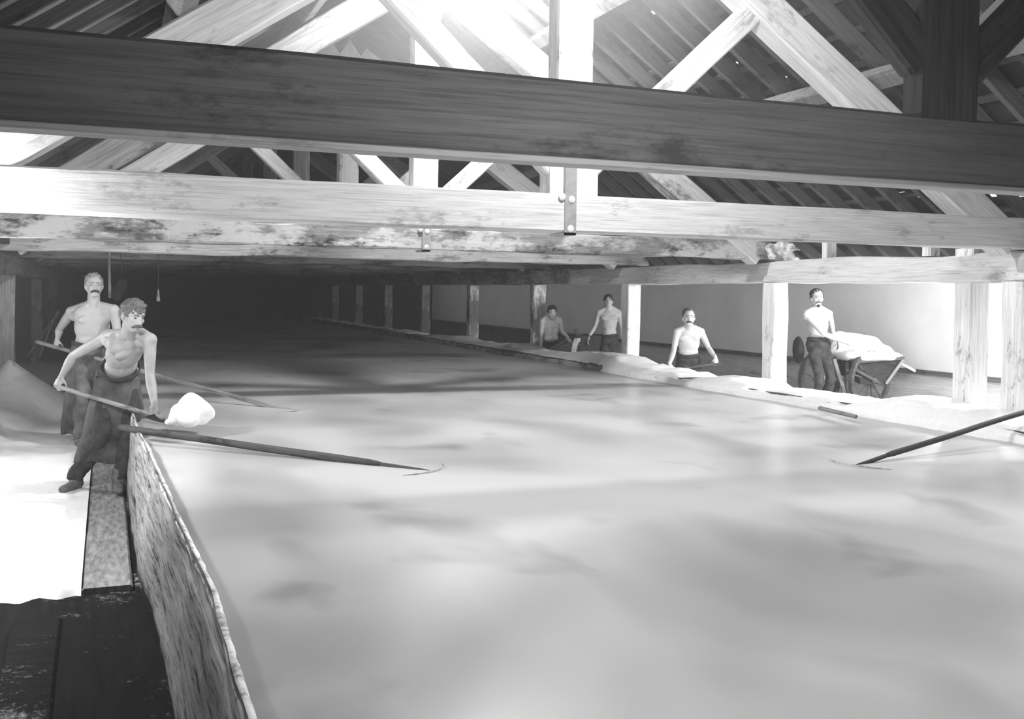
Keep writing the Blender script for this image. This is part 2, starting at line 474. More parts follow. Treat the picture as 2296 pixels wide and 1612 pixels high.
# common rafters, one mesh copied along the hall
for side, word in ((1, 'right'), (-1, 'left')):
    first = None; k = 0; lastb = None; cnt = 0
    y = -1.45
    while y < (24 if side > 0 else 16):
        near_truss = False
        s0, s1 = .1, 5.30
        a = V((XK+side*s0*cs, 0, roofz(XK+s0*cs, .1)+.19)); b_ = V((XK+side*s1*cs, 0, roofz(XK+s1*cs, .1)+.19))
        if first is None:
            first = timber('common_rafter', a, b_, .06, .11, 'rafter', up=(0, 0, 1), wob=.006, seg=.3, bev=.006)
            first.location.y = y
            o = first
        else:
            o = first.copy(); C.objects.link(o); o.location.y = y
        bay = max(0, int((y-2.748)//SP)+1) if y > 2.748 else 0
        bt = ('towards the dark nearest truss', 'between the dark and white trusses', 'just behind the white truss',
              'just behind the patchy third truss', 'just behind the fourth truss', 'just behind the fifth truss', 'beyond the sixth truss')[min(bay, 6)]
        if bt != lastb: cnt = 0; lastb = bt
        cnt += 1
        nth = ('first', 'second', 'third', 'fourth', 'fifth', 'sixth', 'seventh', 'eighth', 'ninth', 'tenth', 'eleventh', 'twelfth')[cnt-1]
        setp(o, '%s narrow common rafter of the %s roof slope counted %s' % (nth, word, bt), 'rafter', 'common rafters of the %s roof slope' % word)
        y += .38
# purlins
for x, lab in ((5.24, 'lower purlin carrying the right roof slope, behind the second truss'), (3.97, 'upper purlin near the ridge of the right roof slope'),
               (2*XK-5.24, 'lower purlin carrying the left roof slope'), (2*XK-3.97, 'upper purlin near the ridge of the left roof slope')):
    z = roofz(x, 0)+.155
    up = (sn*(1 if x > XK else -1), 0, cs)
    setp(timber('purlin', (x, -2.4, z), (x, YE-.1, z), .13, .12, 'purlin', up=up, seg=.4), lab, 'purlin')
setp(timber('ridge_beam', (XK, -2.4, 3.22), (XK, YE-.1, 3.22), .05, .2, 'wood_grey', seg=.4), 'long ridge board along the top of the roof', 'ridge beam')

# ------------------------------------------------------------------ trusses
TLAB = {1: 'nearest roof truss, dark brown tie beam crossing the top of the picture',
        2: 'bright white roof truss, second from the camera, with iron strap on its king post',
        3: 'weathered roof truss with patchy grey tie beam just behind the white one',
        4: 'fourth roof truss, pale king post seen under the dark near beam',
        5: 'fifth roof truss, grey king post in the gloom left of the white ones'}
BH = {1: .227, 2: .243, 3: .206}
def truss(n):
    y = YT(n)
    lab = TLAB.get(n, '%s roof truss, deep in the dark far end of the hall' % {6: 'sixth', 7: 'seventh', 8: 'eighth', 9: 'ninth', 10: 'tenth'}.get(n))
    t = thing('roof_truss', lab, 'roof truss', (XK, y, ZT), 'king post roof trusses')
    mt = {1: 'wood_near', 2: 'wood_white', 3: 'wood_patchy', 4: 'wood_pale'}.get(n, 'wood_grey')
    mo = {1: 'wood_dark', 2: 'wood_white', 3: 'wood_pale', 4: 'wood_white', 5: 'wood_grey'}.get(n, 'wood_grey')
    bh = BH.get(n, .22); th = .20
    if n == 1: th = .09
    yc = y+th/2
    xr = {3: 6.72}.get(n, 7.05)
    timber('tie_beam', (-1.4, yc, ZT+bh/2), (xr, yc, ZT+bh/2), th, bh, mt, t, wob=.004 if n < 3 else .012, ends=.03 if n != 3 else .12, seed=n, seg=.1)
    zt = ZT+bh
    if n == 1:
        timber('bottom_lath', (-1.4, yc, ZT-.008), (xr, yc, ZT-.008), th+.012, .018, 'wood_white', t, wob=.001, bev=.003)  # added strip; its white paints in the light on the beam's underside
    xk = 2.66 if n == 1 else XK
    kw = .24
    # king post with flared foot and head
    bm = bmesh.new()
    d = .085 if n != 1 else .045
    pr = [(-kw/2, zt-.02), (-kw/2, zt+.16), (-kw/2-.0, zt+.20), (-kw/2, 2.55), (-kw/2-.06, 2.70), (-kw/2-.06, 2.85), (0, 3.10), (kw/2+.06, 2.85), (kw/2+.06, 2.70), (kw/2, 2.55), (kw/2, zt+.20), (kw/2, zt+.16), (kw/2, zt-.02)]
    if n in (2, 4):
        pr[1] = (-kw/2-.05, zt+.10); pr[2] = (-kw/2-.05, zt+.17); pr[3] = (-kw/2, zt+.30); pr[0] = (-kw/2-.05, zt-.01)
        pr.insert(4, (-kw/2, 2.55))
        pr[-1] = (kw/2+.05, zt-.01); pr[-2] = (kw/2+.05, zt+.17); pr[-3] = (kw/2, zt+.30)
    f = [bm.verts.new((xk+px_-XK, th/2-d, pz-ZT)) for px_, pz in pr]; g_ = [bm.verts.new((xk+px_-XK, th/2+d, pz-ZT)) for px_, pz in pr]
    bm.faces.new(f); bm.faces.new(list(reversed(g_)))
    for i in range(len(pr)): bm.faces.new((f[i], g_[i], g_[(i+1) % len(pr)], f[(i+1) % len(pr)]))
    bmesh.ops.recalc_face_normals(bm, faces=bm.faces)
    kp = obj('king_post', bm, {1: 'post_near', 2: 'post_white', 3: 'post_white', 4: 'post_white'}.get(n, 'post_stain' if n < 7 else 'post_dark'), t)
    for s in (-1, 1):
        # principal rafter: centre line z = 3.02 - .69*|dx|
        a = V((xk+s*.14, yc, 3.02-SL*.14)); b_ = V((XK+s*3.78, yc, 3.035-SL*3.78+.05))
        timber('principal_rafter', a, b_, .19 if n > 1 else .09, .25, ('wood_grey' if (n == 3 and s < 0) or n == 1 else mo), t, wob=.006, seed=n+s, seg=.14)
        a = V((XK+s*.10, yc, .80)) if n != 1 else V((xk+s*.10, yc, .80)); b_ = V((XK+s*1.42, yc, .80+.92*1.32))
        if n == 1: b_ = V((xk+s*1.2, yc, .8+.92*1.1))
        timber('strut', a, b_, .14 if n > 1 else .08, .155, mo, t, wob=.004, seed=n*3+s, seg=.14)
        if n in (2, 3, 4, 5, 6):
            pass
    if n in (2, 3):
        x0, x1 = {2: (-.075, .005), 3: (-.035, .045)}[n]
        z1_ = {2: 1.02, 3: zt+.14}[n]
        bm = bmesh.new(); box(bm, (x0, -.016, -.02), (x1, -.001, z1_-ZT)); box(bm, (x0, -.016, -.02), (x1, th+.016, -.004))
        if n == 2: box(bm, (x0, -.001, bh-.001), (x1, .02, z1_-ZT))
        bmesh.ops.recalc_face_normals(bm, faces=bm.faces)
        st = obj('iron_strap', bm, 'iron', t)
        for (bx, bz) in ((x0-.02, bh-.02), (x0+.045, bh-.035), (x0+.04, .02)):
            bm = bmesh.new(); ellip(bm, (bx, -.018, bz), (V((1, 0, 0)), V((0, 1, 0)), V((0, 0, 1))), (.024, .012, .026), 2)
            obj('bolt', bm, 'post_white', st, True)
    return t
for n in range(1, NT+1): truss(n)

# ------------------------------------------------------------------ right arcade: posts and plate
plate_end = YT(10)+.2
ym = YT(5)
PW = .2
def plate(name, y0, y1, m, lab, z0=.135, z1=.375, x=XP):
    bm = bmesh.new()
    setp(timber(name, (x, y0, (z0+z1)/2), (x, y1, (z0+z1)/2), PW+.02, z1-z0, m, wob=.012, seg=.15, ends=.02, seed=y0), lab, 'plate beam')
def along_y(o): return o
# grain of these timbers runs along local X
plate('wall_plate', 2.0, 14.7, 'wood_white', 'white salt-crusted wall plate on the right posts above the man with the cart')
plate('wall_plate', 14.74, plate_end, 'wood_patchy', 'darker flaking wall plate on the far right posts')
plate('wall_plate', 1.0, plate_end, 'wood_grey', 'grey wall plate along the left walkway wall', x=-1.24)
PLAB = {3: 'pale post standing just left of the man at the loaded cart', 4: 'whitish stained post right of the standing slim man',
        5: 'split, peeling post behind the leaning man at the ledge', 6: 'weathered post, first one left of the leaning man',
        7: 'dark post, second one left of the leaning man', 8: 'dim post, third one left of the leaning man'}
PM = {3: 'post_white', 4: 'post_white', 5: 'post_split', 6: 'post_split', 7: 'post_dark', 8: 'post_dark'}
for n in range(3, 11):
    o = post('timber_post', XP, YT(n)+.05, FZ, .14, PW, PW, PM.get(n, 'post_dark'), seed=n, wob=.010 if n != 5 else .02)
    setp(o, PLAB.get(n, 'faint dark post far down the right arcade' if n < 9 else ('barely visible post at the dark far end of the arcade' if n == 9 else 'last and faintest post of the right arcade')), 'post', 'posts of the right arcade')
o = post('timber_post', XP, 6.745, FZ, .42, PW, PW, 'post_white', seed=22); setp(o, 'big white post with stained side under the end of the white truss', 'post', 'posts of the right arcade')
o = post('timber_post', XP, 6.23, FZ, .14, PW, .22, 'post_white', seed=23); setp(o, 'white post at the right edge of the picture with dark stained side', 'post', 'posts of the right arcade')
o = post('timber_post', XP, 5.35, FZ, .14, PW, .2, 'post_white', seed=24); setp(o, 'nearest white post just beyond the right edge of the picture', 'post', 'posts of the right arcade')
for (yy, lab) in ((8.62, 'short stud between wall plate and eaves above the cart'), (7.22, 'short stud between wall plate and eaves beside the big white post')):
    o = post('short_stud', XP, yy, .37, .66, .12, .09, 'post_white', seed=yy); setp(o, lab, 'stud')
for n, lab in ((3, 'grey post against the left wall, near the camera'), (5, 'tall grey post at the left edge beside the salt heap'), (7, 'dark post on the left wall behind the men'), (9, 'farthest dark post on the left wall')):
    if n == 3: continue
    o = post('timber_post', -1.30, YT(n)+.05, FZ, .14, .2, .2, 'post_stain' if n == 5 else 'post_dark', seed=n+40); setp(o, lab, 'post')
# salt-eaten end of the third tie beam
bm = bmesh.new()
for i in range(16):
    c = V((6.68+random.uniform(0, .28), YT(3)-.05+random.uniform(-.04, .1), .40+random.uniform(0, .16)))
    ellip(bm, c, (V((1, 0, 0)), V((0, 1, 0)), V((0, 0, 1))), (random.uniform(.05, .1), .06, random.uniform(.03, .06)), 2)
o = remeshed('salt_lump', bm, 'salt_dirty', None, .014, 2, .02, 14); setp(o, 'ragged lump of salt on the rotten end of the patchy beam', 'salt lump')

# ------------------------------------------------------------------ the pan
FOOT = [(-3, .235), (4.0, .235), (4.43, .238), (5.25, .212), (6.0, .168), (8.4, .148), (12, .14), (40, .14)]
TOPX = [(-3, .29), (2.4, .294), (3.4, .31), (4.8, .268), (6.5, .228), (7.6, .185), (10, .17), (40, .17)]
def lerp(tab, y):
    for (a, b_), (c, d) in zip(tab, tab[1:]):
        if y <= c: return b_+(d-b_)*max(0, (y-a))/(c-a)
    return tab[-1][1]
def water(u, v):
    y = -2.5+v*36.8; x0 = lerp(FOOT, y)*.1+lerp(TOPX, y)*.9+.02
    return (x0+u*(6.16-x0), y, WZ)
o = grid('brine', water, 12, 60, 'brine', kind='stuff'); setp(o, 'cloudy grey brine filling the long pan', 'brine')
pb = thing('evaporating_pan', 'long salt-crusted wooden pan holding the brine, its streaked side board by the left walkway', 'salt pan', (0.2, 5, FZ))
def pbf(u, v):
    y = -2.5+38*(u**2.2); z = FZ+(.02+v*(-.975-FZ)+.0); t = v
    x = lerp(FOOT, y)*(1-t)+lerp(TOPX, y)*t+.012*noise.noise(V((y*3, z*6, 3)))
    return V((x, y, z))-V(pb.location)
o = grid('pan_board', pbf, 220, 14, 'board', pb, thick=.05)
def crf(u, v):
    y = -2.5+34*(u**1.6); a = v*2*PI
    r = .010+.007*noise.noise(V((y*2.2, 0, 0)))+.004*noise.noise(V((y*11, a, 0)))
    return V((lerp(TOPX, y)+.012+math.cos(a)*r*1.5, y, -.98+math.sin(a)*r*1.2))-V(pb.location)
grid('salt_rim', crf, 500, 10, 'salt_dirty', pb)
# right ledge of the pan
rim = pb
timber('rim_plank', (6.175, -2.4, -1.10), (6.175, 35, -1.10), .05, .24, 'wood_patchy', rim, wob=.01, seg=.15)
timber('ledge_plank', (6.36, -2.4, -1.0), (6.36, 35, -1.0), .36, .07, 'wood_dark', rim, wob=.01, seg=.2)
def bank_top(y):
    z = -.93+.045*noise.noise(V((y*1.3, 2, 0)))+.03*noise.noise(V((y*3.7, 5, 0)))
    for (cy, amp, wd) in ((6.9, .10, .35), (6.3, .06, .3), (9.4, .02, .4), (12.8, .11, .9), (16.1, .07, .6), (14.0, .04, .5), (19.3, .04, .6)):
        z += amp*math.exp(-((y-cy)/wd)**2)
    if y > 24: z -= .03
    return z
def bank(u, v):
    y = -2.3+37.2*(u**1.7)
    zt = bank_top(y); n_ = noise.fractal(V((y*4, v*5, 0)), 1, 2, 4)
    edge = 6.10+.05*noise.noise(V((y*1.7, 0, 4)))+.02*noise.noise(V((y*6, 0, 1)))
    if y > 11.5: edge += .10*min(1, (y-11.5)/2)
    if 21.3 < y < 22.4: zt -= .2
    kk = [(0, WZ-.03 if y < 12.5 else WZ+.075), (.18, WZ+.06 if y < 12.5 else WZ+.10), (.38, zt-.01), (.55, zt), (.72, zt-.02), (.86, zt-.25), (1, FZ-.02)]
    xx = [(0, edge), (.18, edge+.02), (.38, edge+.16), (.55, 6.52), (.72, 6.80), (.86, 6.92), (1, 7.05)]
    z = lerp(kk, v); x = lerp(xx, v)
    return V((x+.02*n_, y, z+.018*n_*(v > .1)))
o = grid('salt_bank', bank, 700, 26, 'salt', kind='stuff'); setp(o, 'bank of white salt heaped along the right rim of the pan', 'salt')
# exposed board below the salt near the cart
o = timber('loose_board', at(1838, 915, 'Z', -.985)+V((0, 0, 0)), at(1920, 935, 'Z', -.985), .03, .035, 'wood_grey', wob=.006, seg=.04)
setp(o, 'short dark board end sticking out of the salt below the cart', 'board')
# salt crust drips on rim
# left walkway: snow-white salt cover, plank strip, heap
def cover(u, v):
    x = -2.1+u*1.985; y = 5.35+v*28
    y = 5.35+28*(v**1.8)
    edge = 5.72+.10*noise.noise(V((x*3, 1, 0)))+.06*noise.noise(V((x*11, 3, 0)))-.12*(x+.5)
    t = max(0., min(1., (y-edge)/.10))
    z = FZ-.03+.075*t+.012*noise.fractal(V((x*5, y*5, 0)), 1, 2, 4)
    d = math.hypot((x+1.15)/.75, (y-14.6)/2.6)
    z += .62*max(0, 1-d)**1.1
    d = math.hypot((x+1.5)/.6, (y-11.0)/2.0); z += .25*max(0, 1-d)
    return V((x, y, z))
o = grid('salt_cover', cover, 70, 300, 'salt', kind='stuff'); setp(o, 'thick white salt covering the left walkway behind the dark boards', 'salt')
o = timber('walkway_plank', (.012, 5.76, FZ+.0), (.012, 13, FZ+.0), .25, .06, 'dusted', wob=.004, seg=.2); setp(o, 'salt-dusted plank beside the pan board under the front man', 'plank')
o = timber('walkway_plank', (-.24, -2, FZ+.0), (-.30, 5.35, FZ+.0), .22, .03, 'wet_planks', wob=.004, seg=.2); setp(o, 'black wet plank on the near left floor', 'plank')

# ------------------------------------------------------------------ people
SEGV = [V((1, 0, 0)), V((0, 1, 0)), V((0, 0, 1))]
def ik(a, c, l1, l2, hint):
    a, c = V(a), V(c); d = (c-a); L = min(d.length, (l1+l2)*.999); x = d.normalized()
    k = (l1*l1-l2*l2+L*L)/(2*L); h = math.sqrt(max(0, l1*l1-k*k))
    n_ = V(hint)-x*V(hint).dot(x); n_.normalize()
    return a+x*k+n_*h
def hand(bm, wr, grip, axis, nhint, sc=1.0, mode='grip', side=1):
    """hand at wrist wr; when gripping, the handle passes through grip along axis and the fingers close round it"""
    wr = V(wr); grip = V(grip); axis = V(axis).normalized()
    u = grip-wr; u = (u-axis*u.dot(axis)) if mode == 'grip' else u
    u.normalize()
    n_ = u.cross(axis); n_.normalize()
    if n_.dot(V(nhint)) < 0: n_ = -n_
    s = axis if side > 0 else -axis
    pc = wr+u*.05*sc
    ellip(bm, pc, (s, u, n_), (.040*sc, .052*sc, .017*sc), 2)
    capsule(bm, wr-u*.02*sc, wr+u*.02*sc, .024*sc, .027*sc, 8)
    cur = {'grip': (62, 72, 45), 'relax': (18, 22, 14), 'flat': (6, 8, 4)}[mode]
    for i, (so, ln) in enumerate(((.030, .92), (.010, 1.0), (-.010, .94), (-.029, .76))):
        p = wr+u*(.088-(.006 if i in (0, 3) else 0))*sc+s*so*sc
        ang = 0
        for k, (fl, fr) in enumerate(((.040, .0092), (.026, .0085), (.021, .0075))):
            ang += math.radians(cur[k]*(1+.08*(i-1.5)))
            d = u*math.cos(ang)+n_*math.sin(ang)
            q = p+d*fl*ln*sc
            capsule(bm, p, q, fr*sc, (fr-.0008)*sc, 8); p = q
    p = wr+u*.028*sc+s*.030*sc
    td = (u*.55+s*.55+n_*.62).normalized() if mode == 'grip' else (u*.7+s*.65+n_*.25).normalized()
    q = p+td*.038*sc; capsule(bm, p, q, .013*sc, .010*sc, 8)
    td2 = (u*.6-s*.15+n_*.75).normalized() if mode == 'grip' else (u*.95+s*.25+n_*.2).normalized()
    r_ = q+td2*.030*sc; capsule(bm, q, r_, .0098*sc, .0085*sc, 8)
def person(label, group, J, H=1.70, skin='skin', hair='hair_dark', vox=.0075, moustache=None, trousers='cloth_dark', apron=None,
           wd=1.0, hairline=.0, boots=True, hs=1.0, beard=False):
    k = H/1.72
    pel, chest, head = V(J['pelvis']), V(J['chest']), V(J['head'])
    t = thing('person', label, 'person', (pel.x, pel.y, FZ), group)
    pf = V(J['pf']).normalized(); cf = V(J['cf']).normalized(); hf = V(J['hf']).normalized()
    bm = bmesh.new()
    up = (chest-pel).normalized()
    cf = (cf-up*cf.dot(up)).normalized(); cr = cf.cross(up)            # to the person's right
    pfu = V((0, 0, 1)); pf = (pf-pfu*pf.z).normalized(); pr = pf.cross(pfu)
    L = (chest-pel).length
    ellip(bm, pel+V((0, 0, .0)), (pr, pf, pfu), (.158*wd*k, .112*k, .13*k))
    ellip(bm, pel+up*L*.28, (cr, cf, up), (.140*wd*k, .100*k, .15*k))
    ellip(bm, pel+up*L*.60-cf*.004, (cr, cf, up), (.158*wd*k, .112*k, .19*k))
    ellip(bm, pel+up*L*.82-cf*.012, (cr, cf, up), (.172*wd*k, .100*k, .115*k))
    for s in (-1, 1):
        ellip(bm, pel+up*L*.72+cf*.080*k+cr*s*.068*k+up*.01, (cr, cf, up), (.078*k, .022*k, .045*k), 2)
        ellip(bm, pel+up*L*.30+cf*.074*k+cr*s*.032*k, (cr, cf, up), (.034*k, .022*k, .10*k), 2)
    sh = {}
    for s, key in ((1, 'R'), (-1, 'L')):
        sp = V(J['sh'+key]) if 'sh'+key in J else chest+cr*s*.175*wd*k-up*.045*k
        sh[key] = sp
        ellip(bm, sp, (cr, cf, up), (.056*k, .056*k, .062*k), 2)
        capsule(bm, chest+cr*s*.05*k+up*.01, sp+up*.012, .050*k, .046*k)
        capsule(bm, chest-up*.10*k+cr*s*.09*k, sp-up*.03*k, .075*k, .050*k)
        capsule(bm, chest-up*.06*k+cf*.045*k+cr*s*.02*k, sp+cf*.02+up*.012, .018*k, .018*k, 8)
    nb = head-V(J.get('hu', (0, 0, 1))).normalized()*.06*k
    hu = V(J.get('hu', (0, 0, 1))).normalized(); hu = (hu-hf*hu.dot(hf)).normalized(); hr = hf.cross(hu)
    capsule(bm, chest-up*.02, head-hu*.055*k-hf*.02*k, .064*k, .056*k)
    q = hs*k
    def hp(x, y, z): return head+hr*x*q+hf*y*q+hu*z*q
    HA = (hr, hf, hu)
    ellip(bm, hp(0, -.018, .030), HA, (.076*q, .094*q, .082*q))
    ellip(bm, hp(0, .020, -.020), HA, (.060*q, .064*q, .086*q))
    ellip(bm, hp(0, .040, -.084), HA, (.036*q, .034*q, .026*q), 2)        # chin
    for s in (-1, 1):
        capsule(bm, hp(s*.050, -.005, -.045), hp(s*.020, .050, -.088), .020*q, .018*q, 8)     # jaw
        ellip(bm, hp(s*.038, .058, -.020), HA, (.018*q, .014*q, .014*q), 2)    # cheekbone
        capsule(bm, hp(s*.012, .074, .022), hp(s*.042, .062, .022), .009*q, .008*q, 8)  # brow
        ellip(bm, hp(s*.076, -.010, -.008), HA, (.009*q, .018*q, .032*q), 2)   # ear
        ellip(bm, hp(s*.010, .086, -.034), HA, (.008*q, .009*q, .007*q), 2)    # nostril wing
    capsule(bm, hp(0, .078, .014), hp(0, .098, -.030), .008*q, .011*q, 8)      # nose
    capsule(bm, hp(-.018, .076, -.058), hp(.018, .076, -.058), .0065*q, .0065*q, 8)  # lips
    capsule(bm, hp(-.015, .074, -.068), hp(.015, .074, -.068), .007*q, .007*q, 8)
    UA, FA = .29*k, .255*k
    for s, key in ((1, 'R'), (-1, 'L')):
        h = J['hand'+key]; g_ = V(h['grip'])
        mode = h.get('mode', 'grip'); ax = V(h.get('axis', (1, 0, 0))).normalized()
        # wrist set back from the handle
        dirn = (g_-sh[key]).normalized(); dp = (dirn-ax*dirn.dot(ax)) if mode == 'grip' else dirn
        dp.normalize()
        n_ = dp.cross(ax).normalized()
        if n_.dot(V(h.get('n', (0, 0, -1)))) < 0: n_ = -n_
        wr = g_-dp*.086*k-(n_*.026*k if mode == 'grip' else V((0, 0, 0)))
        el = V(h['elbow']) if 'elbow' in h else ik(sh[key], wr, UA, FA, h.get('eh', (0, 0, -1)))
        if 'elbow' in h:
            el = sh[key]+(el-sh[key])
        mid = sh[key].lerp(el, .45)
        capsule(bm, sh[key], mid, .050*k, .046*k); capsule(bm, mid, el, .046*k, .035*k)
        mf = el.lerp(wr, .3)
        capsule(bm, el, mf, .036*k, .040*k); capsule(bm, mf, wr, .040*k, .025*k)
        hand(bm, wr, g_ if mode == 'grip' else wr+dp*.1, ax, h.get('n', (0, 0, -1)), 1.02*k, mode, h.get('side', 1))
    legs = {}
    for s, key in ((1, 'R'), (-1, 'L')):
        hip = pel+pr*s*.085*k-V((0, 0, .04)); ft = V(J['foot'+key]); ank = ft+V((0, 0, .09*k))
        kn = ik(hip, ank, .43*k, .40*k, J.get('kneeh', pf))
        legs[key] = (hip, kn, ank, ft)
        capsule(bm, hip, kn, .068*k, .046*k); capsule(bm, kn, ank, .044*k, .032*k)
        fd = V(J.get('footd'+key, pf)).normalized()
        capsule(bm, ank-V((0, 0, .04)), ft+fd*.13*k+V((0, 0, .035)), .032*k, .026*k)
    remeshed('body', bm, skin, t, vox, 4)
    # clothing
    bm = bmesh.new()
    ellip(bm, pel+V((0, 0, .02)), (pr, pf, pfu), (.178*wd*k, .132*k, .14*k))
    ellip(bm, pel-V((0, 0, .09*k)), (pr, pf, pfu), (.15*wd*k, .115*k, .12*k))
    for key in 'RL':
        hip, kn, ank, ft = legs[key]
        capsule(bm, hip, kn, .090*k, .070*k); capsule(bm, kn, ank+V((0, 0, .03)), .070*k, .060*k)
    remeshed('trousers', bm, trousers, t, .014, 2, .022, 7)
    bw = pel+up*.115*k
    bm = bmesh.new(); nseg = 28; rr = []
    for i in range(nseg):
        a = 2*PI*i/nseg; rr.append([])
        for j in range(8):
            b_ = 2*PI*j/8
            rx = .156*wd*k+.008+.009*math.cos(b_); ry = .116*k+.008+.009*math.cos(b_)
            rr[-1].append(bm.verts.new(bw-V(t.location)+cr*math.cos(a)*rx+cf*math.sin(a)*ry+up*(.024*math.sin(b_)+.006*math.sin(a*3+1))))
    for i in range(nseg):
        for j in range(8): bm.faces.new((rr[i][j], rr[(i+1) % nseg][j], rr[(i+1) % nseg][(j+1) % 8], rr[i][(j+1) % 8]))
    bmesh.ops.recalc_face_normals(bm, faces=bm.faces)
    obj('waistband', bm, 'cloth_dark', t, True)
    if boots:
        for key in 'RL':
            hip, kn, ank, ft = legs[key]; fd = V(J.get('footd'+key, pf)).normalized()
            bm = bmesh.new()
            capsule(bm, ank+V((0, 0, .06)), ft+V((0, 0, .055)), .056*k, .052*k)
            capsule(bm, ft+V((0, 0, .05))-fd*.03, ft+fd*.16*k+V((0, 0, .038)), .046*k, .036*k, flat=.9)
            bx = bmesh.new()
            o = remeshed('boot', bm, 'boot', t, .012, 2, .006, 18); bx.free()
    if apron:
        ar, top, bot, ofs = apron['r'], apron['top'], apron['bot'], V(apron.get('ofs', (0, 0, 0)))
        def af(u, v):
            a = apron.get('a0', 0)+u*(apron.get('a1', 2*PI)-apron.get('a0', 0))
            c = V((pel.x, pel.y, 0))+ofs*v
            z = top+(bot-top)*v
            e = ar[0]+(ar[1]-ar[0])*(v**.8)
            fold = 1+(.05*math.sin(a*5+2*v)+.04*math.sin(a*9+v*3))*v + .05*noise.noise(V((math.cos(a)*2, math.sin(a)*2, v*3)))
            p = c+pr*math.cos(a)*e*fold+pf*math.sin(a)*e*.78*fold
            p.z = z+.015*math.sin(a*4)*v
            return p-V(t.location)
        grid('apron', af, 72, 24, 'apron', t, thick=.008)
    # hair, brows, eyes, moustache
    bm = bmesh.new()
    ellip(bm, hp(0, -.030+hairline, .040), HA, (.082*q, .092*q, .083*q), 3)
    ellip(bm, hp(0, -.058, .0), HA, (.070*q, .060*q, .070*q), 2)
    if hairline > .005:
        for i in range(7): ellip(bm, hp(-.04+i*.013, .040+.006*(i % 2), .088-.002*i), HA, (.016*q, .022*q, .018*q), 2)
    for s in (-1, 1): ellip(bm, hp(s*.070, .004, .024), HA, (.012*q, .018*q, .03*q), 2)
    remeshed('hair', bm, hair, t, .007, 1, .010, 40)
    for s in (-1, 1):
        bm = bmesh.new(); ellip(bm, hp(s*.028, .070, .004)-V(t.location), HA, (.011*q, .007*q, .0055*q), 2)
        obj('eye', bm, 'eye', t, True)
        bm = bmesh.new(); capsule(bm, hp(s*.012, .082, .024)-V(t.location), hp(s*.042, .069, .024)-V(t.location), .0038*q, .003*q, 8)
        obj('eyebrow', bm, 'hair_dark' if hair != 'hair_pale' else 'hair_mid', t, True)
    if moustache:
        bm = bmesh.new()
        for s in (-1, 1):
            capsule(bm, hp(0, .088, -.050), hp(s*.024, .080, -.054), .0105*q, .010*q, 8)
            capsule(bm, hp(s*.024, .080, -.054), hp(s*.040, .066, -.066), .010*q, .005*q, 8)
        remeshed('moustache', bm, moustache, t, .004, 1)
    if beard:
        bm = bmesh.new(); ellip(bm, hp(0, .052, -.092), HA, (.026*q, .026*q, .026*q), 2)
        remeshed('beard', bm, 'hair_dark', t, .005, 1, .004, 40)
    return t

# --- front man with the shovel, bending over the pan board
D = 7.97
gR = at(127, 866, 'D', 8.02); gL = at(345, 932, 'D', 7.62)
sa = (gL-gR).normalized()
ft = at(215, 1108, 'Z', FZ)
camv = (-ft).normalized(); camv.z = 0; camv.normalize()
rt = V((camv.y, -camv.x, 0))*-1                              # picture right
person('bare-chested man in a long apron leaning over the pan, lifting a shovel of salt', 'men working in the salt hall',
    dict(pelvis=at(264, 846, 'D', 8.10), chest=at(291, 748, 'D', 7.78), head=at(299, 708, 'D', 7.62),
         shR=at(241, 754, 'D', 7.90), shL=at(336, 763, 'D', 7.74),
         pf=camv*.75+rt*.45, cf=camv*.8+rt*.42-V((0, 0, .1)), hf=camv*.82+rt*.50-V((0, 0, .28)), hu=(.05, 0, 1),
         handR=dict(grip=gR, axis=sa, elbow=at(164, 798, 'D', 8.04), n=(-.5, 0, -1), side=1),
         handL=dict(grip=gL, axis=sa, elbow=at(336, 842, 'D', 7.72), n=rt*.6+V((0, 0, -.6)), side=-1),
         footR=at(170, 1100, 'Z', FZ+.03), footL=at(266, 1104, 'Z', FZ+.03),
         footdR=camv*.8-rt*.5, footdL=camv),
    H=1.70, skin='skin_tan', hair='hair_mid', vox=.0065, moustache='hair_mid', trousers='cloth_dark', hairline=.012,
    apron=dict(r=(.17, .27), top=-.70, bot=-1.34, ofs=(-.05, .0, 0)), wd=.93, hs=1.06)
# --- rear man with the rake
h0 = at(80, 765, 'D', 10.75); h1 = at(612, 914, 'Z', WZ)
ra = (h1-h0).normalized()
def onrake(x): 
    for i in range(400):
        p = h0.lerp(h1, i/400); c = p
        d = p.dot(_F); X = IW/2+FPX*p.dot(_R)/d
        if X >= x: return p
    return h1
g1 = onrake(124); g2 = onrake(246)
person('bare-chested moustached man with a long rake, standing behind the man with the shovel', 'men working in the salt hall',
    dict(pelvis=at(202, 797, 'D', 10.38), chest=at(210, 688, 'D', 10.34), head=at(211, 640, 'D', 10.28),
         shR=at(160, 700, 'D', 10.38), shL=at(256, 696, 'D', 10.32),
         pf=camv*.9+rt*.15, cf=camv*.95+rt*.12, hf=camv*.95+rt*.12, hu=(0, 0, 1),
         handR=dict(grip=g1, axis=ra, elbow=at(133, 738, 'D', 10.6), n=(0, 0, -1), side=1),
         handL=dict(grip=g2, axis=ra, elbow=at(264, 750, 'D', 10.2), n=(0, 0, -1), side=-1),
         footR=at(178, 1003, 'Z', FZ+.03), footL=at(226, 1000, 'Z', FZ+.03)),
    H=1.75, skin='skin', hair='hair_pale', vox=.0075, moustache='hair_dark', trousers='cloth_grey',
    apron=dict(r=(.205, .25), top=-.68, bot=-1.47, ofs=(0, 0, 0)), wd=1.06, hs=1.05)
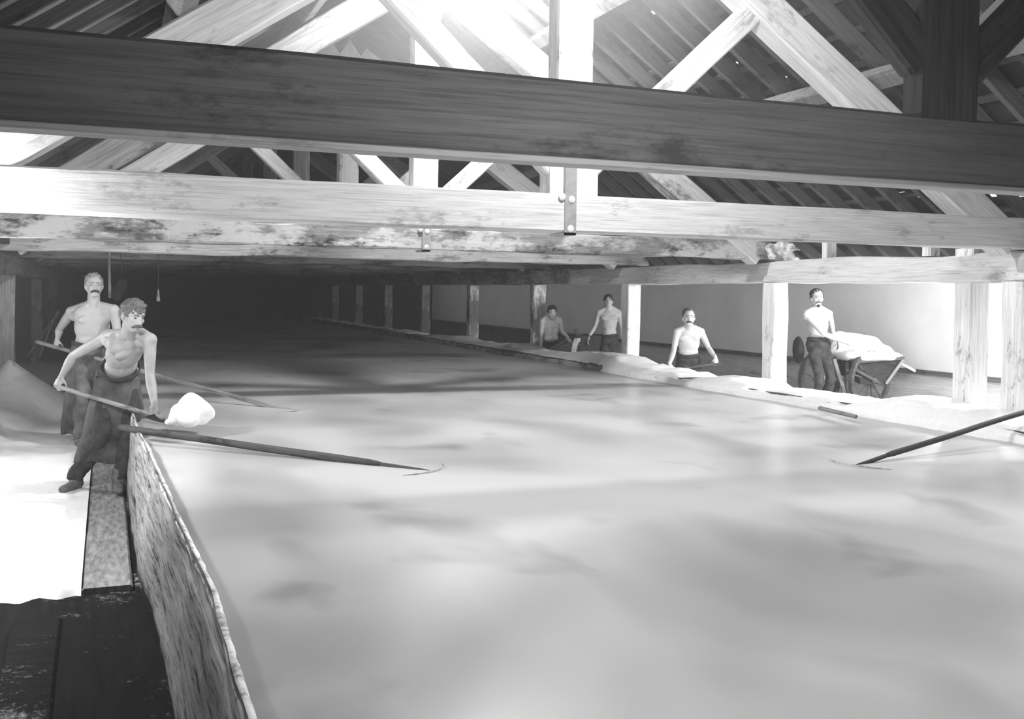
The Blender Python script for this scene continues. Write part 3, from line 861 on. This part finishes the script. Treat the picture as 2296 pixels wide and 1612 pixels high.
# --- leaning man at the ledge
p0 = at(1233, 765, 'X', 6.97); d0 = p0.dot(_F)
fc = -p0.copy(); fc.z = 0; fc.normalize(); fr = V((-fc.y, fc.x, 0))
sg0 = at(1216, 792, 'D', d0-.35); sg1 = at(1264, 766, 'D', d0-.1)
person('young bare-chested man leaning over the salt bank in front of the split post', 'men working in the salt hall',
    dict(pelvis=at(1235, 778, 'D', d0), chest=at(1232, 712, 'D', d0-.1), head=at(1238, 701, 'D', d0-.18),
         shR=at(1216, 721, 'D', d0-.12), shL=at(1254, 718, 'D', d0-.05),
         pf=fc, cf=fc*.9+fr*.2-V((0, 0, .2)), hf=fc*.9+fr*.15-V((0, 0, .15)),
         handR=dict(grip=sg0, axis=(sg1-sg0), elbow=at(1213, 757, 'D', d0-.2), n=(0, 0, -1)),
         handL=dict(grip=at(1277, 765, 'D', d0-.05), axis=fr, elbow=at(1260, 743, 'D', d0+.02), n=(0, 0, -1), mode='relax', side=-1),
         footR=V((p0.x+.05, p0.y-.08, FZ+.02)), footL=V((p0.x+.15, p0.y+.15, FZ+.02))),
    H=1.62, skin='skin', hair='hair_dark', vox=.009, trousers='cloth_dark', hs=1.1, hairline=.01)
# --- slim man behind the dark barrow
p1 = at(1366, 770, 'D', 16.45)
person('slim bare-chested young man standing by the dark barrow, one hand on it', 'men working in the salt hall',
    dict(pelvis=at(1367, 768, 'D', 16.45), chest=at(1365, 693, 'D', 16.45), head=at(1364, 675, 'D', 16.4),
         shR=at(1343, 702, 'D', 16.45), shL=at(1387, 702, 'D', 16.45),
         pf=fc, cf=fc, hf=fc, 
         handR=dict(grip=at(1318, 763, 'D', 16.25), axis=fc, elbow=at(1334, 732, 'D', 16.45), n=(0, 0, -1), mode='relax', side=1),
         handL=dict(grip=at(1398, 775, 'D', 16.45), axis=fc, elbow=at(1395, 737, 'D', 16.455), n=(-1, 0, 0), mode='relax', side=-1),
         footR=V((p1.x-.1, p1.y, FZ+.02)), footL=V((p1.x+.14, p1.y, FZ+.02))),
    H=1.62, skin='skin', hair='hair_dark', vox=.009, trousers='cloth_dark', wd=.85, hs=1.0, hairline=.012)
# --- moustached man with a short stick at the bank
p2 = at(1545, 790, 'D', 14.3)
st0, st1 = at(1498, 831, 'D', 14.0), at(1612, 815, 'D', 14.1)
person('bare-chested man with a dark moustache holding a tool handle level, between the two pale posts', 'men working in the salt hall',
    dict(pelvis=at(1543, 812, 'D', 14.35), chest=at(1545, 736, 'D', 14.25), head=at(1544, 712, 'D', 14.15),
         shR=at(1518, 745, 'D', 14.25), shL=at(1572, 744, 'D', 14.25),
         pf=fc, cf=fc, hf=fc,
         handR=dict(grip=st0.lerp(st1, .05), axis=(st1-st0), elbow=at(1510, 790, 'D', 14.2), n=(0, 0, -1)),
         handL=dict(grip=st0.lerp(st1, .95), axis=(st1-st0), elbow=at(1589, 780, 'D', 14.3), n=(0, 0, -1), side=-1),
         footR=V((p2.x-.1, p2.y, FZ+.02)), footL=V((p2.x+.12, p2.y, FZ+.02))),
    H=1.68, skin='skin', hair='hair_mid', vox=.009, moustache='hair_dark', trousers='cloth_dark', hs=1.12)
# --- man at the loaded cart
p3 = at(1836, 775, 'D', 14.25)
person('bare-chested man with rolled dark trousers beside the loaded cart, hand on the salt', 'men working in the salt hall',
    dict(pelvis=at(1836, 778, 'D', 14.25), chest=at(1833, 694, 'D', 14.25), head=at(1832, 668, 'D', 14.2),
         shR=at(1808, 705, 'D', 14.15), shL=at(1859, 704, 'D', 14.35),
         pf=fc*.9+fr*.3, cf=fc*.9+fr*.35, hf=fc*.95+fr*.1,
         handR=dict(grip=at(1912, 777, 'D', 14.05), axis=fc*.6-fr*.5, elbow=at(1846, 748, 'D', 14.0), n=(0, 0, -1), mode='relax', side=-1),
         handL=dict(grip=at(1880, 772, 'D', 14.5), axis=fc, elbow=at(1868, 748, 'D', 14.5), n=(0, 0, -1), mode='relax', side=1),
         footR=V((p3.x-.1, p3.y-.05, FZ+.02)), footL=V((p3.x+.13, p3.y+.03, FZ+.02))),
    H=1.70, skin='skin', hair='hair_dark', vox=.009, moustache='hair_mid', trousers='cloth_dark', hs=1.1, beard=True)

# ------------------------------------------------------------------ tools
# shovel with its load of salt
t = thing('shovel', 'long-handled shovel held by the man in the apron', 'shovel', gL)
sh_end = gL+sa*.10
rod('handle', gR-sa*.02, sh_end, .0165, 'handle', t)
bc = at(425, 952, 'D', 7.15); nrm = V((0, 0, 1))
bdir = (bc-sh_end); bdir.normalize()
side = bdir.cross(V((0, 0, 1))).normalized(); bn = side.cross(bdir)
def blade(u, v):
    w_ = .07+.15*math.sin(min(1, u*1.25)*PI/2)
    x = (v-.5)*2*w_
    return sh_end+bdir*(u*.37)+side*x+bn*(.05*(v-.5)**2*4-.01)-V(t.location)
grid('blade', blade, 14, 12, 'iron_dark', t, thick=.006)
# the salt on it
bm = bmesh.new()
mc = sh_end+bdir*.25
BA = (bdir, side, bn)
for (x_, y_, d_, r_) in ((430, 905, 7.15, .085), (438, 920, 7.12, .115), (455, 926, 7.15, .085), (466, 931, 7.15, .05), (412, 925, 7.15, .09), (398, 938, 7.15, .065), (380, 946, 7.2, .035), (425, 936, 7.05, .085), (450, 938, 7.1, .06), (428, 893, 7.15, .05)):
    ellip(bm, at(x_, y_, 'D', d_+.02), SEGV, (r_, r_*1.1, r_*.75))
o = remeshed('salt_pile', bm, 'salt', None, .010, 8, .010, 10); setp(o, 'heap of white salt lifted on the shovel over the brine', 'salt heap')
o2 = o
# rear man's rake
def rake(label, a, b_, r, head_px, mh, extra=None):
    t = thing('rake', label, 'rake', b_)
    rod('handle', a, b_, r, mh, t, wob=.006)
    hp0, hp1 = head_px
    d = (b_-a).normalized(); dh = V((d.x, d.y, 0)).normalized(); sd = V((-dh.y, dh.x, 0))
    tip = b_+dh*.34; tip.z = WZ-.012
    rod('neck', b_-d*.03, tip, r*.7, mh, t)
    def hf_(u, v):
        x = (u-.5)*.46; bow = .10*(1-(2*(u-.5))**2)
        return tip+sd*x+dh*(bow-.05+v*.012)+V((0, 0, .016-v*.09+.008*math.sin(u*PI)))-V(t.location)
    grid('rake_head', hf_, 16, 4, 'wood_pale', t, thick=.018)
    return t
rake('long rake reaching from the hands of the moustached man into the brine', h0, h1, .021, (None, None), 'handle')
# second rake resting on the pan board
a = at(298, 962, 'Z', -.955); b_ = at(852, 1042, 'Z', WZ+.005)
rake('thick-handled rake resting on the pan board edge, head sunk in the brine', a-(b_-a).normalized()*.12, b_, .024, (None, None), 'handle_dark')
# rake coming in from the right
a = at(2296, 925, 'X', 6.25); b_ = at(1990, 1020, 'Z', WZ+.035); dd = (a-b_).normalized()
t = rake('rake lying from the right salt bank down into the brine', a+dd*1.0, b_, .019, (None, None), 'handle_dark')
# short tool of the moustached man
t = thing('scraper', 'short-handled scraper held level by the moustached man on the right', 'scraper', st0)
rod('handle', st0-(st1-st0)*.1, st1+(st1-st0)*.03, .016, 'handle_dark', t)
q0 = at(1440, 832, 'D', 13.6)
rod('blade', st0-(st1-st0)*.1, q0, .013, 'wood_dark', t, r2=.02)
# shovel of the leaning man
t = thing('shovel', 'small shovel under the hands of the leaning young man', 'shovel', sg0)
rod('handle', sg0-(sg1-sg0)*.12, sg1, .013, 'handle', t)
def bl2(u, v):
    p = at(1240+u*42, 793-u*(4 if v < .5 else 0)-v*(10+u*17), 'D', d0-.12-.05*v)
    return p+V((0, 0, .02*math.sin(u*PI)))-V(t.location)
grid('blade', bl2, 8, 6, 'iron', t, thick=.006)

# ------------------------------------------------------------------ carts
def wheel(c, n_, r, parent, spokes=10, mh='wood_pale', tyre='iron_dark', w_=.06):
    c = V(c); n_ = V(n_).normalized(); x = n_.cross(V((0, 0, 1))).normalized(); z = x.cross(n_)
    bm = bmesh.new(); seg = 40; pr = [(r-.055, -w_/2), (r, -w_/2), (r, w_/2), (r-.055, w_/2)]
    R_ = [[bm.verts.new(c+(x*math.cos(2*PI*i/seg)+z*math.sin(2*PI*i/seg))*a+n_*b_-V(parent.location)) for a, b_ in pr] for i in range(seg)]
    for i in range(seg):
        for j in range(4): bm.faces.new((R_[i][j], R_[(i+1) % seg][j], R_[(i+1) % seg][(j+1) % 4], R_[i][(j+1) % 4]))
    bmesh.ops.recalc_face_normals(bm, faces=bm.faces)
    wh = obj('wheel', bm, mh, parent)
    for i in range(spokes):
        a = 2*PI*(i+.5)/spokes; d = x*math.cos(a)+z*math.sin(a)
        bm = bmesh.new(); capsule(bm, c+d*.05-V(parent.location), c+d*(r-.03)-V(parent.location), .016, .012, 6)
        obj('spoke', bm, 'wood_dark', wh)
    bm = bmesh.new(); capsule(bm, c-n_*.07-V(parent.location), c+n_*.07-V(parent.location), .055, .055, 12)
    obj('hub', bm, 'wood_grey', wh, True)
    return wh
Dc = 14.7
cx = at(1950, 850, 'D', Dc)
cart = thing('salt_cart', 'loaded two-wheeled salt cart with hopper body on the right aisle', 'cart', (cx.x, cx.y, FZ))
r_w = .42
w2 = at(1950, 850, 'D', Dc); w2.z = FZ+r_w; w1 = at(1838, 860, 'D', Dc+.15); w1.z = FZ+r_w
wn = (fc*.80+fr*.55).normalized()
wheel(w2, wn, r_w, cart, 12, 'wood_dark'); wheel(w1, wn, r_w, cart, 12, 'wood_dark')
# hopper: end panel corners and the far ones
A = [at(1916, 812, 'D', Dc-.1), at(2024, 803, 'D', Dc-.1), at(1985, 860, 'D', Dc-.1), at(1930, 862, 'D', Dc-.1)]   # near end: rim left, rim right, foot right, foot left
B = [at(1862, 785, 'D', Dc+.5), at(1965, 790, 'D', Dc+.9), at(1940, 835, 'D', Dc+.9), at(1880, 838, 'D', Dc+.6)]
bm = bmesh.new()
va = [bm.verts.new(p-V(cart.location)) for p in A]; vb = [bm.verts.new(p-V(cart.location)) for p in B]
bm.faces.new(va); bm.faces.new(list(reversed(vb)))
for i in (1, 2, 3): bm.faces.new((va[i], vb[i], vb[(i+1) % 4], va[(i+1) % 4]))
bmesh.ops.solidify(bm, geom=bm.faces[:], thickness=.03); bmesh.ops.recalc_face_normals(bm, faces=bm.faces)
obj('hopper', bm, 'wood_dark', cart)
for (pa, pb_) in ((A[0], A[1]), (A[0], B[0]), (A[1], B[1]), (A[1]+V((0, 0, -.02)), A[2]), (A[0]+V((0, 0, -.1)), A[2].lerp(A[3], .2))):
    pa2 = pa+fc*.03; pb2 = pb_+fc*.03
    timber('brace', pa2, pb2, .035, .04, 'wood_grey' if pb_ is A[2] else 'wood_dark', cart, wob=.002, seg=.1, bev=.005)
for (a, b_) in (((1899, 812), (1900, 884)), ((1870, 805), (1893, 880))):
    timber('leg', at(a[0], a[1], 'D', Dc+.05), at(b_[0], b_[1], 'D', Dc+.05), .05, .05, 'wood_dark' if a[0] == 1899 else 'wood_grey', cart, up=fc, wob=.002, bev=.006)
timber('shaft', at(2020, 815, 'D', Dc-.05), at(2052, 832, 'D', Dc-.05), .04, .035, 'wood_pale', cart, wob=.002, bev=.006)
timber('axle', w1, w2, .06, .06, 'wood_dark', cart, wob=.002, bev=.006)
bm = bmesh.new(); ellip(bm, at(1790, 784, 'D', Dc+.45), (fr, fc, V((0, 0, 1))), (.08, .16, .20), 3)
remeshed('tail_board', bm, 'cloth_dark', cart, .014, 1, .006, 9)
# its load
bm = bmesh.new()
for (x_, y_, d_, rx, rz) in ((1900, 775, .6, .24, .20), (1885, 762, .62, .16, .13), (1925, 782, .5, .30, .19), (1945, 775, .45, .20, .16), (1960, 788, .3, .26, .13),
                            (1985, 798, .15, .24, .07), (1930, 798, .15, .32, .10), (1890, 788, .45, .24, .14), (1915, 768, .6, .22, .15), (2005, 803, .1, .12, .035), (1960, 800, .05, .30, .05)):
    ellip(bm, at(x_, y_, 'D', Dc+d_), SEGV, (rx, rx*1.1, rz))
o = remeshed('salt_pile', bm, 'salt', None, .02, 14, .015, 5); setp(o, 'mound of white salt heaped on the cart', 'salt heap')
# second barrow, dark, between the two young men
Db = 16.35
bc2 = at(1318, 775, 'D', Db)
bar = thing('barrow', 'dark wooden barrow with a spoked wheel between the two young men', 'barrow', (bc2.x, bc2.y, FZ))
ww = at(1294, 790, 'D', Db-.2); ww.z = FZ+.45
wheel(ww, (fr*.97+fc*.18), .45, bar, 10, 'wood_pale')
ww2 = at(1308, 790, 'D', Db+.3); ww2.z = FZ+.45
bmx = bmesh.new()
A = [at(1300, 752, 'D', Db-.1), at(1348, 752, 'D', Db-.1), at(1342, 798, 'D', Db-.1), at(1303, 800, 'D', Db-.1)]
B = [p+V((.3, .5, 0)) for p in A]
va = [bmx.verts.new(p-V(bar.location)) for p in A]; vb = [bmx.verts.new(p-V(bar.location)) for p in B]
bmx.faces.new(va); bmx.faces.new(list(reversed(vb)))
for i in (1, 2, 3): bmx.faces.new((va[i], vb[i], vb[(i+1) % 4], va[(i+1) % 4]))
bmesh.ops.solidify(bmx, geom=bmx.faces[:], thickness=.03); bmesh.ops.recalc_face_normals(bmx, faces=bmx.faces)
obj('barrow_body', bmx, 'wood_dark', bar)
timber('side_board', at(1291, 737, 'D', Db+.1), at(1312, 795, 'D', Db+.1), .05, .16, 'wood_dark', bar, up=fc, wob=.003, bev=.006)
timber('cross_bar', at(1319, 790, 'D', Db-.15), at(1344, 790, 'D', Db-.15), .03, .03, 'wood_white', bar, wob=.001, bev=.004)

# ------------------------------------------------------------------ small things in the dark left end
bm = bmesh.new(); p = at(355, 660, 'D', 13.5)
capsule(bm, p+V((0, 0, .06)), p-V((0, 0, .07)), .008, .024, 12)  # unlit white shape standing for a small hanging lamp
o = obj('hanging_cloth', bm, 'post_white', None, True); setp(o, 'small white tapering cloth hanging in the dark behind the men', 'cloth')
rodp = rod('hanging_rope', (p.x, p.y, ZT+.3), p+V((0, 0, .05)), .004, 'handle_dark'); setp(rodp, 'thin cord holding the small white cloth', 'cord')
for (xa, ya, xb, yb, lab) in ((244, 612, 246, 668, 'thin pole hanging right of the rear man\'s head'),):
    o = rod('hanging_pole', at(xa, ya-90, 'D', 12.6), at(xb, yb, 'D', 12.6), .012, 'handle', r2=.02); setp(o, lab, 'pole')
bm = bmesh.new()
for (dx, dz) in ((0, 0), (.03, .06), (-.03, -.05)): ellip(bm, at(268, 650, 'D', 13)+V((dx, 0, dz)), SEGV, (.07, .04, .10), 2)
o = remeshed('hanging_sack', bm, 'cloth_dark', None, .015, 2, .01, 9); setp(o, 'grey sack hanging in the dark right of the rear man', 'sack')
o = rod('hanging_rope', (at(268, 650, 'D', 13).x, at(268, 650, 'D', 13).y, ZT+.25), at(268, 650, 'D', 13)+V((.03, 0, .12)), .005, 'handle_dark'); setp(o, 'thin cord holding the grey sack', 'cord')
# leaning sticks by the heap
for i, (xa, ya, xb, yb, lab) in enumerate(((132, 698, 60, 800, 'stick leaning on the salt heap, upper one behind the rear man'), (120, 714, 88, 800, 'stick leaning on the salt heap, lower one behind the rear man'))):
    o = rod('stick', at(xa, ya, 'D', 12.6), at(xb, yb, 'D', 12.9), .014, 'handle_dark'); setp(o, lab, 'stick')

# ------------------------------------------------------------------ steam over the whole pan
bm = bmesh.new(); ellip(bm, (2.1, 6.3, 2.05), SEGV, (1.75, 2.4, 1.0), 4)
o = obj('steam', bm, 'steam_thick', None, True); setp(o, 'bright cloud of steam under the ridge around the white truss', 'steam', None, 'stuff')
o = slab('steam', (-2.05, -2.5, FZ-.05), (10.85, YE-.1, 3.6), 'steam', kind='stuff'); setp(o, 'thin steam hanging in the hall', 'steam')
